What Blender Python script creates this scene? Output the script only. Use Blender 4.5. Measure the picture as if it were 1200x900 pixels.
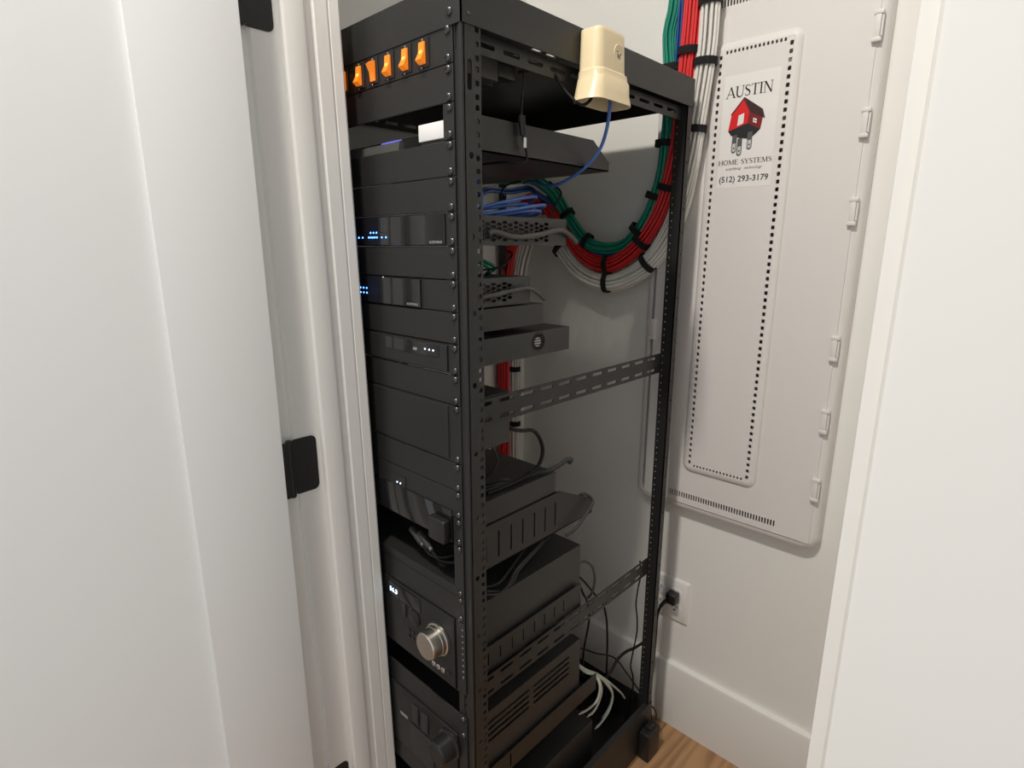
import bpy, bmesh, math, random
from mathutils import Vector, Matrix
random.seed(7)
for o in list(bpy.data.objects): bpy.data.objects.remove(o)
scene = bpy.context.scene
COL = scene.collection

# ---------------------------------------------------------------- frame of reference
# working coordinates are millimetres: X = into the closet, Y = to the left, Z = up from the
# top of the first rack unit; the floor lies 1503 mm below it.
FLOOR = -1503.0
def P(x, y, z): return Vector((x/1000.0, y/1000.0, (z-FLOOR)/1000.0))

# ---------------------------------------------------------------- camera
cd = bpy.data.cameras.new('camera'); cam = bpy.data.objects.new('camera', cd); COL.objects.link(cam)
cd.sensor_fit = 'HORIZONTAL'; cd.sensor_width = 36.0; cd.lens = 668.34/1200*36; cd.clip_start = 0.01
fw = Vector((0.706, 0.668, -0.235)).normalized()
rt = Vector((0.687, -0.726, 0.001)); rt = (rt-fw*rt.dot(fw)).normalized(); up = rt.cross(fw)
M = Matrix((rt, up, -fw)).transposed().to_4x4(); M.translation = P(-516.9, -599.8, -266.2)
cam.matrix_world = M
scene.camera = cam

# ---------------------------------------------------------------- light and exposure
scene.view_settings.view_transform = 'Standard'; scene.view_settings.look = 'None'
scene.view_settings.gamma = 1; scene.view_settings.use_curve_mapping = False
scene.view_settings.exposure = 0.05
w = bpy.data.worlds.new('world'); scene.world = w; w.use_nodes = True
w.node_tree.nodes['Background'].inputs[0].default_value = (0.93, 0.97, 1.0, 1)
w.node_tree.nodes['Background'].inputs[1].default_value = 0.65
def area_light(name, loc, target, size, power, col, shape='DISK'):
    l = bpy.data.lights.new(name, 'AREA'); l.shape = shape; l.size = size; l.energy = power; l.color = col
    o = bpy.data.objects.new(name, l); COL.objects.link(o); o.location = loc
    o.rotation_euler = (Vector(target)-Vector(loc)).to_track_quat('-Z', 'Y').to_euler(); return o
# recessed downlight in the hall ceiling, just outside the closet door
area_light('hall_downlight_offscreen', P(-690, -140, 1240), P(-690, -140, 0), 0.16, 32.5, (1.0, 0.93, 0.84))

# ---------------------------------------------------------------- materials
def mat(name, col, rough=0.5, metal=0.0, bump=0.0, bscale=300, noise=0.0, nscale=8, emit=None, estr=0, coat=0, spec=0.5):
    m = bpy.data.materials.new(name); m.use_nodes = True
    nt = m.node_tree; b = nt.nodes['Principled BSDF']
    b.inputs['Base Color'].default_value = (*col, 1); b.inputs['Roughness'].default_value = rough
    b.inputs['Metallic'].default_value = metal; b.inputs['Coat Weight'].default_value = coat
    b.inputs['Specular IOR Level'].default_value = spec
    tc = nt.nodes.new('ShaderNodeTexCoord')
    if noise:
        n = nt.nodes.new('ShaderNodeTexNoise'); n.inputs['Scale'].default_value = nscale; n.inputs['Detail'].default_value = 4
        nt.links.new(tc.outputs['Object'], n.inputs['Vector'])
        mx = nt.nodes.new('ShaderNodeMix'); mx.data_type = 'RGBA'
        mx.inputs[6].default_value = (*[c*(1-noise) for c in col], 1)
        mx.inputs[7].default_value = (*[min(1, c*(1+noise)) for c in col], 1)
        nt.links.new(n.outputs['Fac'], mx.inputs[0]); nt.links.new(mx.outputs[2], b.inputs['Base Color'])
    if bump:
        n2 = nt.nodes.new('ShaderNodeTexNoise'); n2.inputs['Scale'].default_value = bscale; n2.inputs['Detail'].default_value = 2
        nt.links.new(tc.outputs['Object'], n2.inputs['Vector'])
        bp = nt.nodes.new('ShaderNodeBump'); bp.inputs['Strength'].default_value = bump; bp.inputs['Distance'].default_value = 0.001
        nt.links.new(n2.outputs['Fac'], bp.inputs['Height']); nt.links.new(bp.outputs['Normal'], b.inputs['Normal'])
    if emit:
        b.inputs['Emission Color'].default_value = (*emit, 1); b.inputs['Emission Strength'].default_value = estr
    return m
def oak(name):
    m = bpy.data.materials.new(name); m.use_nodes = True; nt = m.node_tree; b = nt.nodes['Principled BSDF']
    tc = nt.nodes.new('ShaderNodeTexCoord'); mp = nt.nodes.new('ShaderNodeMapping')
    oi = nt.nodes.new('ShaderNodeObjectInfo'); ad = nt.nodes.new('ShaderNodeVectorMath'); ad.operation = 'ADD'
    sc = nt.nodes.new('ShaderNodeVectorMath'); sc.operation = 'SCALE'; sc.inputs['Scale'].default_value = 7.0
    cb = nt.nodes.new('ShaderNodeCombineXYZ')
    nt.links.new(oi.outputs['Random'], cb.inputs[0]); nt.links.new(oi.outputs['Random'], cb.inputs[1])
    nt.links.new(cb.outputs[0], sc.inputs[0]); nt.links.new(tc.outputs['Object'], ad.inputs[0]); nt.links.new(sc.outputs[0], ad.inputs[1])
    nt.links.new(ad.outputs[0], mp.inputs['Vector']); mp.inputs['Scale'].default_value = (1.4, 9, 9)
    n = nt.nodes.new('ShaderNodeTexNoise'); n.inputs['Scale'].default_value = 2.2; n.inputs['Detail'].default_value = 6; n.inputs['Distortion'].default_value = 1.6
    nt.links.new(mp.outputs[0], n.inputs['Vector'])
    wv = nt.nodes.new('ShaderNodeTexWave'); wv.bands_direction = 'Y'; wv.inputs['Scale'].default_value = 1.3
    wv.inputs['Distortion'].default_value = 14; wv.inputs['Detail'].default_value = 3
    nt.links.new(mp.outputs[0], wv.inputs['Vector'])
    mx = nt.nodes.new('ShaderNodeMath'); mx.operation = 'MULTIPLY_ADD'; mx.inputs[1].default_value = 0.35
    nt.links.new(wv.outputs['Fac'], mx.inputs[0]); nt.links.new(n.outputs['Fac'], mx.inputs[2])
    cr = nt.nodes.new('ShaderNodeValToRGB')
    cr.color_ramp.elements[0].position = 0.35; cr.color_ramp.elements[0].color = (0.25, 0.125, 0.058, 1)
    cr.color_ramp.elements[1].position = 0.95; cr.color_ramp.elements[1].color = (0.44, 0.255, 0.125, 1)
    nt.links.new(mx.outputs[0], cr.inputs[0]); nt.links.new(cr.outputs[0], b.inputs['Base Color'])
    b.inputs['Roughness'].default_value = 0.55
    bp = nt.nodes.new('ShaderNodeBump'); bp.inputs['Strength'].default_value = 0.12; bp.inputs['Distance'].default_value = 0.002
    nt.links.new(n.outputs['Fac'], bp.inputs['Height']); nt.links.new(bp.outputs[0], b.inputs['Normal'])
    return m
m_wall = mat('wall_paint', (0.87, 0.865, 0.83), 0.75, bump=0.10, bscale=160)
m_ceil = mat('ceiling_paint', (0.80, 0.79, 0.76), 0.8)
m_trim = mat('trim_paint', (0.80, 0.785, 0.75), 0.38, bump=0.03, bscale=60)
m_door = mat('door_paint', (0.81, 0.815, 0.81), 0.42, bump=0.04, bscale=40)
m_oak = oak('oak_planks')
m_seam = mat('floor_base', (0.10, 0.07, 0.045), 0.8)
m_rack = mat('rack_powder_coat', (0.018, 0.018, 0.0175), 0.42, bump=0.25, bscale=900)
m_panel = mat('black_panel_coat', (0.017, 0.017, 0.0165), 0.44, bump=0.22, bscale=900)
m_chassis = mat('charcoal_chassis', (0.027, 0.027, 0.026), 0.45, bump=0.2, bscale=800)
m_grey = mat('grey_chassis', (0.042, 0.042, 0.040), 0.5, bump=0.2, bscale=800)
m_gloss = mat('gloss_black_acrylic', (0.010, 0.010, 0.011), 0.06, coat=0.4)
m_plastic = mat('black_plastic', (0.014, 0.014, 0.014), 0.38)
m_dplast = mat('dark_grey_plastic', (0.036, 0.037, 0.036), 0.5, spec=0.3)
m_screw = mat('black_steel_screw', (0.10, 0.10, 0.10), 0.25, metal=0.9)
m_silver = mat('brushed_aluminium', (0.62, 0.58, 0.52), 0.28, metal=1.0)
m_nickel = mat('nickel', (0.75, 0.74, 0.72), 0.2, metal=1.0)
m_hinge = mat('matte_black_hinge', (0.012, 0.013, 0.014), 0.45)
m_encl = mat('enclosure_plastic', (0.78, 0.75, 0.73), 0.42, bump=0.04, bscale=200)
m_sticker = mat('sticker_paper', (0.86, 0.84, 0.82), 0.3)
m_ink = mat('black_ink', (0.012, 0.012, 0.012), 0.5)
m_red = mat('red_ink', (0.72, 0.015, 0.02), 0.4)
m_dred = mat('dark_red_ink', (0.20, 0.012, 0.015), 0.4)
m_roof = mat('roof_ink', (0.045, 0.012, 0.014), 0.4)
m_pgrey = mat('prong_grey_ink', (0.10, 0.10, 0.10), 0.4)
m_plight = mat('prong_light_ink', (0.60, 0.60, 0.60), 0.4)
m_white = mat('white_plastic', (0.85, 0.84, 0.83), 0.4)
m_cream = mat('cream_plastic', (0.80, 0.665, 0.43), 0.33, noise=0.03, nscale=20)
m_cgreen = mat('green_cable_jacket', (0.008, 0.25, 0.165), 0.42)
m_cblue = mat('navy_cable_jacket', (0.012, 0.065, 0.28), 0.42)
m_cpatch = mat('blue_patch_jacket', (0.085, 0.19, 0.56), 0.4)
m_cred = mat('red_cable_jacket', (0.74, 0.030, 0.032), 0.42)
m_cwhite = mat('white_cable_jacket', (0.80, 0.785, 0.74), 0.45)
m_cblack = mat('black_cable_jacket', (0.010, 0.010, 0.010), 0.5, spec=0.25)
m_cgrey = mat('grey_cable_jacket', (0.075, 0.074, 0.068), 0.5)
m_spk = mat('speaker_wire_jacket', (0.55, 0.58, 0.52), 0.45)
m_velcro = mat('black_velcro', (0.010, 0.010, 0.011), 0.95, bump=0.6, bscale=1500)
m_amber = mat('amber_switch', (0.75, 0.22, 0.02), 0.25, emit=(1.0, 0.22, 0.01), estr=0.42)
m_lamp = mat('switch_neon', (1, 0.5, 0.1), 0.3, emit=(1.0, 0.45, 0.05), estr=1.0)
m_led = mat('blue_led', (0.2, 0.4, 1), 0.3, emit=(0.07, 0.24, 1.0), estr=7)
m_ledw = mat('white_blue_led', (0.6, 0.8, 1), 0.3, emit=(0.50, 0.72, 1.0), estr=4)
m_glow = mat('router_status_light', (0.2, 0.2, 0.9), 0.3, emit=(0.18, 0.20, 0.85), estr=0.8)
m_copper = mat('copper_red_terminals', (0.55, 0.14, 0.05), 0.4)
m_print = mat('pale_print', (0.42, 0.42, 0.42), 0.5)
m_outlet = mat('outlet_plastic', (0.80, 0.785, 0.755), 0.3)
m_router = mat('router_plastic', (0.075, 0.078, 0.070), 0.5)

# ---------------------------------------------------------------- builders
ORG = {}
class MB:
    def __init__(s): s.v = []; s.f = []
    def quadbox(s, x0, x1, y0, y1, z0, z1):
        i = len(s.v)
        s.v += [(x, y, z) for z in (z0, z1) for y in (y0, y1) for x in (x0, x1)]
        s.f += [tuple(i+k for k in q) for q in ((0,1,3,2),(4,6,7,5),(0,4,5,1),(2,3,7,6),(0,2,6,4),(1,5,7,3))]
        return s
    box = quadbox
    def bev(s, x0, x1, y0, y1, z0, z1, b=2.0, seg=2):
        bm = bmesh.new(); bmesh.ops.create_cube(bm, size=1)
        for v in bm.verts:
            v.co = Vector(((x0+x1)/2+v.co.x*(x1-x0), (y0+y1)/2+v.co.y*(y1-y0), (z0+z1)/2+v.co.z*(z1-z0)))
        bmesh.ops.bevel(bm, geom=bm.edges[:], offset=b, segments=seg, affect='EDGES', profile=0.6)
        return s.add_bm(bm)
    def add_bm(s, bm):
        i = len(s.v); bm.verts.index_update()
        s.v += [tuple(v.co) for v in bm.verts]; s.f += [tuple(i+v.index for v in f.verts) for f in bm.faces]
        bm.free(); return s
    def loft(s, rings, cap0=True, cap1=True, closed=True):
        i = len(s.v); n = len(rings[0])
        for r in rings: s.v += [tuple(p) for p in r]
        for k in range(len(rings)-1):
            for j in range(n if closed else n-1):
                a = i+k*n+j; b = i+k*n+(j+1) % n
                s.f.append((a, b, b+n, a+n))
        if cap0: s.f.append(tuple(i+j for j in range(n))[::-1])
        if cap1: s.f.append(tuple(i+(len(rings)-1)*n+j for j in range(n)))
        return s
    def prism(s, poly, fn, w0, w1):      # poly: list of (u, v); fn(u, v, w) -> xyz
        return s.loft([[fn(u, v, w0) for u, v in poly], [fn(u, v, w1) for u, v in poly]])
    def tube(s, pts, r, n=8, sub=6, smooth=True):
        path = crom(pts, sub) if smooth else [Vector(p) for p in pts]
        rings = []; nrm = None
        for k, p in enumerate(path):
            t = (path[min(k+1, len(path)-1)]-path[max(k-1, 0)])
            if t.length < 1e-9: t = Vector((0, 0, 1))
            t.normalize()
            if nrm is None:
                nrm = t.cross(Vector((0, 0, 1)) if abs(t.z) < 0.9 else Vector((1, 0, 0))).normalized()
            nrm = (nrm-t*nrm.dot(t)).normalized(); bn = t.cross(nrm)
            rings.append([p+nrm*(r*math.cos(a))+bn*(r*math.sin(a)) for a in (2*math.pi*q/n for q in range(n))])
        return s.loft(rings)
    def lathe(s, prof, c, axis='x', n=32):    # prof: (distance along axis, radius)
        rings = []
        for d, r in prof:
            ring = []
            for q in range(n):
                a = 2*math.pi*q/n; ca, sa = r*math.cos(a), r*math.sin(a)
                if axis == 'x': ring.append((c[0]+d, c[1]+ca, c[2]+sa))
                elif axis == 'y': ring.append((c[0]+sa, c[1]+d, c[2]+ca))
                else: ring.append((c[0]+ca, c[1]+sa, c[2]+d))
            rings.append(ring)
        return s.loft(rings)
    def plate(s, cells, fn, t, ext):      # cells: (u0, u1, v0, v1, hole polygon or None)
        for u0, u1, v0, v1, hole in cells:
            if not hole:
                for w in (0, t):
                    i = len(s.v); s.v += [fn(*p, w) for p in ((u0, v0), (u1, v0), (u1, v1), (u0, v1))]; s.f.append((i, i+1, i+2, i+3))
                continue
            cx = sum(p[0] for p in hole)/len(hole); cy = sum(p[1] for p in hole)/len(hole)
            rect = [(u0, v0), (u1, v0), (u1, v1), (u0, v1)]
            angs = sorted(set(round(math.atan2(p[1]-cy, p[0]-cx), 5) for p in hole+rect))
            inn = [cast(cx, cy, a, hole) for a in angs]; out = [cast(cx, cy, a, rect) for a in angs]
            n = len(angs); i = len(s.v)
            for w in (0, t):
                s.v += [fn(*p, w) for p in inn]+[fn(*p, w) for p in out]
            for j in range(n):
                k = (j+1) % n
                s.f.append((i+j, i+k, i+n+k, i+n+j)); s.f.append((i+2*n+k, i+2*n+j, i+3*n+j, i+3*n+k))
                s.f.append((i+k, i+j, i+2*n+j, i+2*n+k))
        u0, u1, v0, v1 = ext
        for a, b in (((u0, v0), (u1, v0)), ((u1, v0), (u1, v1)), ((u1, v1), (u0, v1)), ((u0, v1), (u0, v0))):
            i = len(s.v); s.v += [fn(*a, 0), fn(*b, 0), fn(*b, t), fn(*a, t)]; s.f.append((i, i+1, i+2, i+3))
        return s
    def mesh(s, name, m, org, smooth=35):
        me = bpy.data.meshes.new(name)
        me.from_pydata([tuple((P(*v))-org) for v in s.v], [], s.f)
        bm = bmesh.new(); bm.from_mesh(me); bmesh.ops.recalc_face_normals(bm, faces=bm.faces[:]); bm.to_mesh(me); bm.free()
        if m: me.materials.append(m)
        if smooth:
            for p in me.polygons: p.use_smooth = True
            me.set_sharp_from_angle(angle=math.radians(smooth))
        return me
    def build(s, name, m, parent=None, smooth=35):
        if parent is None:
            xs, ys, zs = zip(*s.v); org = P((min(xs)+max(xs))/2, (min(ys)+max(ys))/2, min(zs))
        else: org = ORG[parent]
        o = bpy.data.objects.new(name, s.mesh(name, m, org, smooth)); COL.objects.link(o)
        ORG[o] = org
        if parent is None: o.location = org
        else: o.parent = parent
        return o
def cast(cx, cy, a, poly):
    dx, dy = math.cos(a), math.sin(a); best = None
    for k in range(len(poly)):
        x1, y1 = poly[k]; x2, y2 = poly[(k+1) % len(poly)]
        ex, ey = x2-x1, y2-y1; den = dx*ey-dy*ex
        if abs(den) < 1e-9: continue
        t = ((x1-cx)*ey-(y1-cy)*ex)/den; q = ((x1-cx)*dy-(y1-cy)*dx)/den
        if t > 0 and -1e-4 <= q <= 1.0001 and (best is None or t > best): best = t
    return (cx+dx*best, cy+dy*best)
def crom(pts, sub):
    p = [Vector(q) for q in pts]; p = [p[0]*2-p[1]]+p+[p[-1]*2-p[-2]]; out = []
    for k in range(1, len(p)-2):
        for q in range(sub):
            t = q/sub; a, b, c, d = p[k-1:k+3]
            out.append(0.5*((2*b)+(c-a)*t+(2*a-5*b+4*c-d)*t*t+(3*b-a-3*c+d)*t**3))
    out.append(p[-2]); return out
def rrect(cx, cy, w_, h_, r, n=3):
    out = []
    for sx, sy, a0 in ((1, 1, 0), (-1, 1, 90), (-1, -1, 180), (1, -1, 270)):
        for k in range(n+1):
            a = math.radians(a0+90*k/n); out.append((cx+sx*(w_/2-r)+r*math.cos(a), cy+sy*(h_/2-r)+r*math.sin(a)))
    return out
def circ(cx, cy, r, n=10): return [(cx+r*math.cos(2*math.pi*k/n), cy+r*math.sin(2*math.pi*k/n)) for k in range(n)]
def column(u0, u1, v0, v1, holes):       # holes: list of (v centre, polygon), ascending v
    cells = []; lo = v0
    for k, (vc, poly) in enumerate(holes):
        hi = v1 if k == len(holes)-1 else (vc+holes[k+1][0])/2
        cells.append((u0, u1, lo, hi, poly)); lo = hi
    return cells or [(u0, u1, v0, v1, None)]
def row(u0, u1, v0, v1, holes):
    return [(a, b, c, d, [(q[1], q[0]) for q in h][::-1] if h else None) for c, d, a, b, h in column(v0, v1, u0, u1, [(c, [(q[1], q[0]) for q in p]) for c, p in holes])]
def tag(o, label, cat, group=None):
    o['label'] = label; o['category'] = cat
    if group: o['group'] = group
    return o
def thing(name, label, cat, x, y, z, group=None):
    o = bpy.data.objects.new(name, None); COL.objects.link(o); o.location = P(x, y, z); ORG[o] = P(x, y, z)
    o.empty_display_size = 0.05
    return tag(o, label, cat, group)
def struct(o): o['kind'] = 'structure'; return o
def inst(name, me, parent, x, y, z, rot=None):
    o = bpy.data.objects.new(name, me); COL.objects.link(o); o.parent = parent
    o.location = P(x, y, z)-(ORG[parent] if parent else Vector((0, 0, 0)))
    if rot: o.rotation_euler = rot
    ORG[o] = P(x, y, z); return o
def local(mb, name, m): return mb.mesh(name, m, P(0, 0, 0))
FX = lambda X: (lambda u, v, w_: (X-w_, -u, v))     # drawn on a face looking towards the door: u to the right, v up
SIDE = lambda Y: (lambda u, v, w_: (u, Y+w_, v))     # plate in the X-Z plane
def text(body, name, m, parent, X, y, z, h, width=None, bold=0.0, shear=0.0, th=0.3, align='LEFT'):
    c = bpy.data.curves.new('lettering', 'FONT'); c.body = body; c.size = 1; c.offset = bold; c.shear = shear; c.resolution_u = 2
    o = bpy.data.objects.new('lettering', c); COL.objects.link(o)
    bpy.context.view_layer.update()
    me0 = bpy.data.meshes.new_from_object(o.evaluated_get(bpy.context.evaluated_depsgraph_get()))
    vs = [v.co.copy() for v in me0.vertices]; fs = [tuple(p.vertices) for p in me0.polygons]
    bpy.data.objects.remove(o); bpy.data.curves.remove(c); bpy.data.meshes.remove(me0)
    x0 = min(v.x for v in vs); x1 = max(v.x for v in vs); y0 = min(v.y for v in vs); y1 = max(v.y for v in vs)
    sy = h/(y1-y0); sx = width/(x1-x0) if width else sy
    mb = MB(); mb.v = [(X-th, y-(v.x-x0)*sx, z+(v.y-y0)*sy) for v in vs]; mb.f = fs
    return mb.build(name, m, parent, smooth=0)

# ================================================================ THE ROOM
WX = 703.0; LY = 505.0; RY = -760.0; CEIL = 1230.0; JY = 205.0; DOORTOP = 935.0
def slab(name, x0, x1, y0, y1, z0, z1, m): return struct(MB().box(x0, x1, y0, y1, z0, z1).build(name, m, None, 0))
floor = slab('floor', -1500, WX+110, RY-500, LY+600, FLOOR-30, FLOOR-2.5, m_seam)
pw = 230.0; k = 0; y = -1180.0
while y < LY+600:
    for x0, x1 in (((-1500, -310), (-308, WX)) if k % 2 else ((-1500, -870), (-868, WX))):
        MB().bev(x0+0.6, x1-0.6, y+0.7, y+pw-0.7, FLOOR-2.4, FLOOR, 0.6, 1).build('plank', m_oak, floor, 0)
    y += pw; k += 1
wb = MB().box(WX, WX+110, 72, LY+110, FLOOR, CEIL).box(WX, WX+110, RY-110, -304, FLOOR, CEIL).box(WX, WX+110, -304, 72, FLOOR, -868).box(WX, WX+110, -304, 72, 212, CEIL)
struct(wb.build('wall_back', m_wall, None, 0))
slab('wall_left', -30, WX, LY, LY+110, FLOOR, CEIL, m_wall)
slab('wall_right', -30, WX, RY-110, RY, FLOOR, CEIL, m_wall)
slab('ceiling', -150, WX+110, RY-110, LY+110, CEIL, CEIL+60, m_ceil)
fwl = MB().box(-140, -30, JY+22, 1100, FLOOR, CEIL).box(-140, -30, -1260, -550, FLOOR, CEIL).box(-140, -30, -550, JY+22, DOORTOP+20, CEIL)
struct(fwl.build('wall_front', m_wall, None, 0))

# baseboards with a sloped cap
def baseboard(name, fn, a, b):
    H = 183; prof = [(0, FLOOR), (16, FLOOR), (16, FLOOR+H-9), (13, FLOOR+H-2), (9, FLOOR+H), (0, FLOOR+H)]
    return struct(MB().loft([[fn(d, a, z) for d, z in prof], [fn(d, b, z) for d, z in prof]]).build(name, m_trim, None, 30))
baseboard('baseboard_back', lambda d, t, z: (WX-d, t, z), RY, LY)
baseboard('baseboard_left', lambda d, t, z: (t, LY-d, z), -30, WX-16)
baseboard('baseboard_right', lambda d, t, z: (t, RY+d, z), -30, WX-16)

# left door jamb: hall casing edge, hinge rabbet, stop, inner trim, slightly out of plumb
prof = [(-178, 213), (-152, 213), (-150, 205), (-111, 205), (-111, 196), (-109.5, 194), (-107, 193), (-82, 193), (-79, 194), (-78, 196),
        (-78, 205), (-63.5, 205), (-63.5, 198.5), (-62, 197), (-43, 197), (-42, 200), (-39.5, 200), (-38.5, 197.4), (-24.5, 197), (-21.5, 199), (-20.5, 203), (-20.5, 235), (-178, 235)]
def lean(z): return -0.016*(z+300)
zs = [FLOOR, -900, -300, 300, DOORTOP]
struct(MB().loft([[(x+lean(z), yy, z) for x, yy in prof] for z in zs]).build('trim_1', m_trim, None, 35))
# hall casing face beside the hinges
struct(MB().bev(-178, -160, 236, 330, FLOOR, DOORTOP+90, 2).build('trim_2', m_trim, None, 35))
# right jamb with casing seen from the hall
jb = struct(MB().bev(-165, -30, -551, -531, FLOOR, DOORTOP, 1.2).build('trim_3', m_trim, None, 35))
cs = [(-165, -540), (-170, -540), (-174.5, -541), (-177, -543), (-178, -546.5), (-178, -690), (-165, -690)]
struct(MB().loft([[(x, yy, z) for x, yy in cs] for z in (FLOOR, DOORTOP+90)]).build('trim_4', m_trim, None, 35))
struct(MB().bev(-178, -30, -550, JY+20, DOORTOP, DOORTOP+20, 1.2).build('trim_5', m_trim, None, 35))
sp = thing('strike_plate', 'dark metal strike plate on the edge of the right door jamb', 'strike plate', -150, -531, -640)
MB().bev(-157, -130, -531.6, -530.4, -642, -592, 0.5, 1).build('plate', m_hinge, sp)
MB().bev(-166.2, -156, -536.5, -532.5, -638, -598, 0.6, 1).build('lip', m_hinge, sp)

# open door: one recessed panel inside stiles and rails
door = struct(thing('door_1', 'white panelled closet door standing open on black hinges', 'door', -560, 185, FLOOR))
del door['category']
dx0, dx1, dy0, dy1 = -932.0, -186.0, 160.0, 196.0; st = 123.0
MB().bev(dx1-st, dx1, dy0, dy1, FLOOR+8, DOORTOP-4, 1.2).build('stile', m_door, door)
MB().bev(dx0, dx0+st, dy0, dy1, FLOOR+8, DOORTOP-4, 1.2).build('stile', m_door, door)
MB().bev(dx0+st, dx1-st, dy0, dy1, DOORTOP-4-st, DOORTOP-4, 1.2).build('rail', m_door, door)
MB().bev(dx0+st, dx1-st, dy0, dy1, FLOOR+8, FLOOR+8+230, 1.2).build('rail', m_door, door)
pz0, pz1 = FLOOR+238, DOORTOP-4-st
MB().box(dx0+st, dx1-st, dy0+6, dy1-6, pz0, pz1).build('door_panel', m_door, door, 0)
# hinges
lf = MB().prism(rrect(-139, 0, 42, 89, 9, 5), lambda u, v, w_: (u, JY-w_, v), -1.0, 1.4)
for zc in (-1223, -596, 50, 690):
    h = MB(); h.v = [(x+lean(zc), yy, z+zc) for x, yy, z in lf.v]; h.f = list(lf.f)
    hg = h.build('hinge', m_hinge, door)
    MB().lathe([(-46, 0.1), (-46, 3.5), (-44, 5), (44, 5), (46, 3.5), (46, 0.1)], (-163+lean(zc), 201, zc), 'z', 14).build('hinge_barrel', m_hinge, hg)
    MB().box(-186, -162, 196.3, 198.5, zc-44, zc+44).build('hinge_leaf', m_hinge, hg)

# ================================================================ WIRING ENCLOSURE ON THE BACK WALL
en = thing('wiring_enclosure', 'large white plastic structured wiring cover set on the back wall beside the rack', 'wiring panel', WX-10, -115, -885)
eyc, ezc = (98-329)/2.0, (228-882)/2.0; ew, eh = 98+329.0, 228+882.0
def ering(X, inset, r, yc=eyc, zc=ezc, w_=ew, h_=eh): return [(X, u, v) for u, v in rrect(yc, zc, w_-2*inset, h_-2*inset, r, 6)]
MB().loft([ering(WX, 0, 34), ering(WX-3, 0, 34), ering(WX-16, 2, 33), ering(WX-22, 5, 31), ering(WX-25.5, 10, 28), ering(WX-26, 18, 22), ering(WX-14, 18.5, 21), ering(WX, 18.5, 21)], False, False).build('frame', m_encl, en)
# door plate with vent rows; u runs to the right (-Y)
DX = WX-28.0; u0, u1 = -72.0, 312.0; v0, v1 = -862.0, 208.0
VB, VT = -841.0, 192.0; uL, uR = -4.4, 243.5
nsl = 41; pit = (uR-uL)/nsl
def slits(vc, hgt): return [(uL+pit*(k+.5), rrect(uL+pit*(k+.5), vc, 3.4, hgt, 1.0, 1)) for k in range(nsl)]
cells = []
for vc in (VB, VT):
    cells += row(uL, uR, vc-9, vc+9, slits(vc, 14)); cells += [(u0, uL, vc-9, vc+9, None), (uR, u1, vc-9, vc+9, None)]
pu0, pu1, pv0, pv1 = 36.0, 185.0, -768.0, 110.0      # opening behind the raised centre panel
cells += [(u0, u1, v0, VB-9, None), (u0, u1, VT+9, v1, None), (u0, u1, VB+9, pv0, None), (u0, u1, pv1, VT-9, None), (u0, pu0, pv0, pv1, None), (pu1, u1, pv0, pv1, None)]
ed = MB().plate(cells, lambda u, v, w_: (DX+w_, -u, v), 3.0, (u0, u1, v0, v1)).build('cover_door', m_encl, en, 30)
MB().box(WX+94, WX+96, -302, 70, -866, 210).box(WX+1, WX+94, -302, -300, -866, 210).box(WX+1, WX+94, 68, 70, -866, 210).box(WX+1, WX+94, -300, 68, -866, -864).box(WX+1, WX+94, -300, 68, 208, 210).build('back_box', m_encl, en, 0)
# raised centre panel with perforated border
RX = DX-6.0
fnp = lambda u, v, w_: (RX+w_, -u, v)
cpu0, cpu1, cpv0, cpv1 = 40.0, 181.0, -764.0, 106.0
ns = 61; vv = [cpv0+12+(cpv1-cpv0-24)*k/(ns-1) for k in range(ns)]
nh = 15; uu = [cpu0+16+(cpu1-cpu0-32)*k/(nh-1) for k in range(nh)]
cells = column(cpu0, cpu0+9, cpv0+9, cpv1-9, [(q, rrect(cpu0+4.2, q, 5.6, 7.4, 1.5, 2)) for q in vv])
cells += column(cpu1-9, cpu1, cpv0+9, cpv1-9, [(q, rrect(cpu1-4.2, q, 6.6, 7.6, 1.5, 2)) for q in vv])
cells += row(cpu0, cpu1, cpv0, cpv0+9, [(q, rrect(q, cpv0+4.5, 4.2, 6.0, 1.2, 2)) for q in uu])
cells += row(cpu0, cpu1, cpv1-9, cpv1, [(q, rrect(q, cpv1-4.5, 4.2, 6.0, 1.2, 2)) for q in uu])
cells.append((cpu0+9, cpu1-9, cpv0+9, cpv1-9, None))
MB().plate(cells, fnp, 3.0, (cpu0, cpu1, cpv0, cpv1)).build('perforated_panel', m_encl, ed, 30)
rimo = lambda X, g, r: [(X, -u, v) for u, v in rrect((cpu0+cpu1)/2, (cpv0+cpv1)/2, cpu1-cpu0+2*g, cpv1-cpv0+2*g, r, 5)]
MB().loft([rimo(RX+3, 0.0, 1.0), rimo(RX, 0.1, 1.0), rimo(RX+0.4, 5, 12), rimo(RX+2.5, 10, 17), rimo(DX-0.1, 14, 20), rimo(DX+2, 14, 20)], False, False).build('panel_rim', m_encl, ed, 50)
# hinge clips
cm = local(MB().bev(-7, 0, -5, 5, -21, 21, 2.0).bev(-8, 0, -8, 7, -24, -17, 2).bev(-8, 0, -8, 7, 17, 24, 2).bev(-5.5, -0.5, -7.6, -5.4, -16, 16, 0.5, 1), 'clip', m_encl)
slm = local(MB().box(-5, -0.5, -8.2, -5.6, -16, 16), 'clip_slot', m_encl)
for yc, zz in ((-311.5, (90, -59, -206, -454, -598, -741)), (72, (-454,))):
    for zc in zz:
        cp = inst('clip', cm, en, DX, yc, zc)
        if yc > 0: cp.rotation_euler = (math.pi, 0, 0)
        inst('clip_slot', slm, cp, DX, yc, zc)
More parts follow.
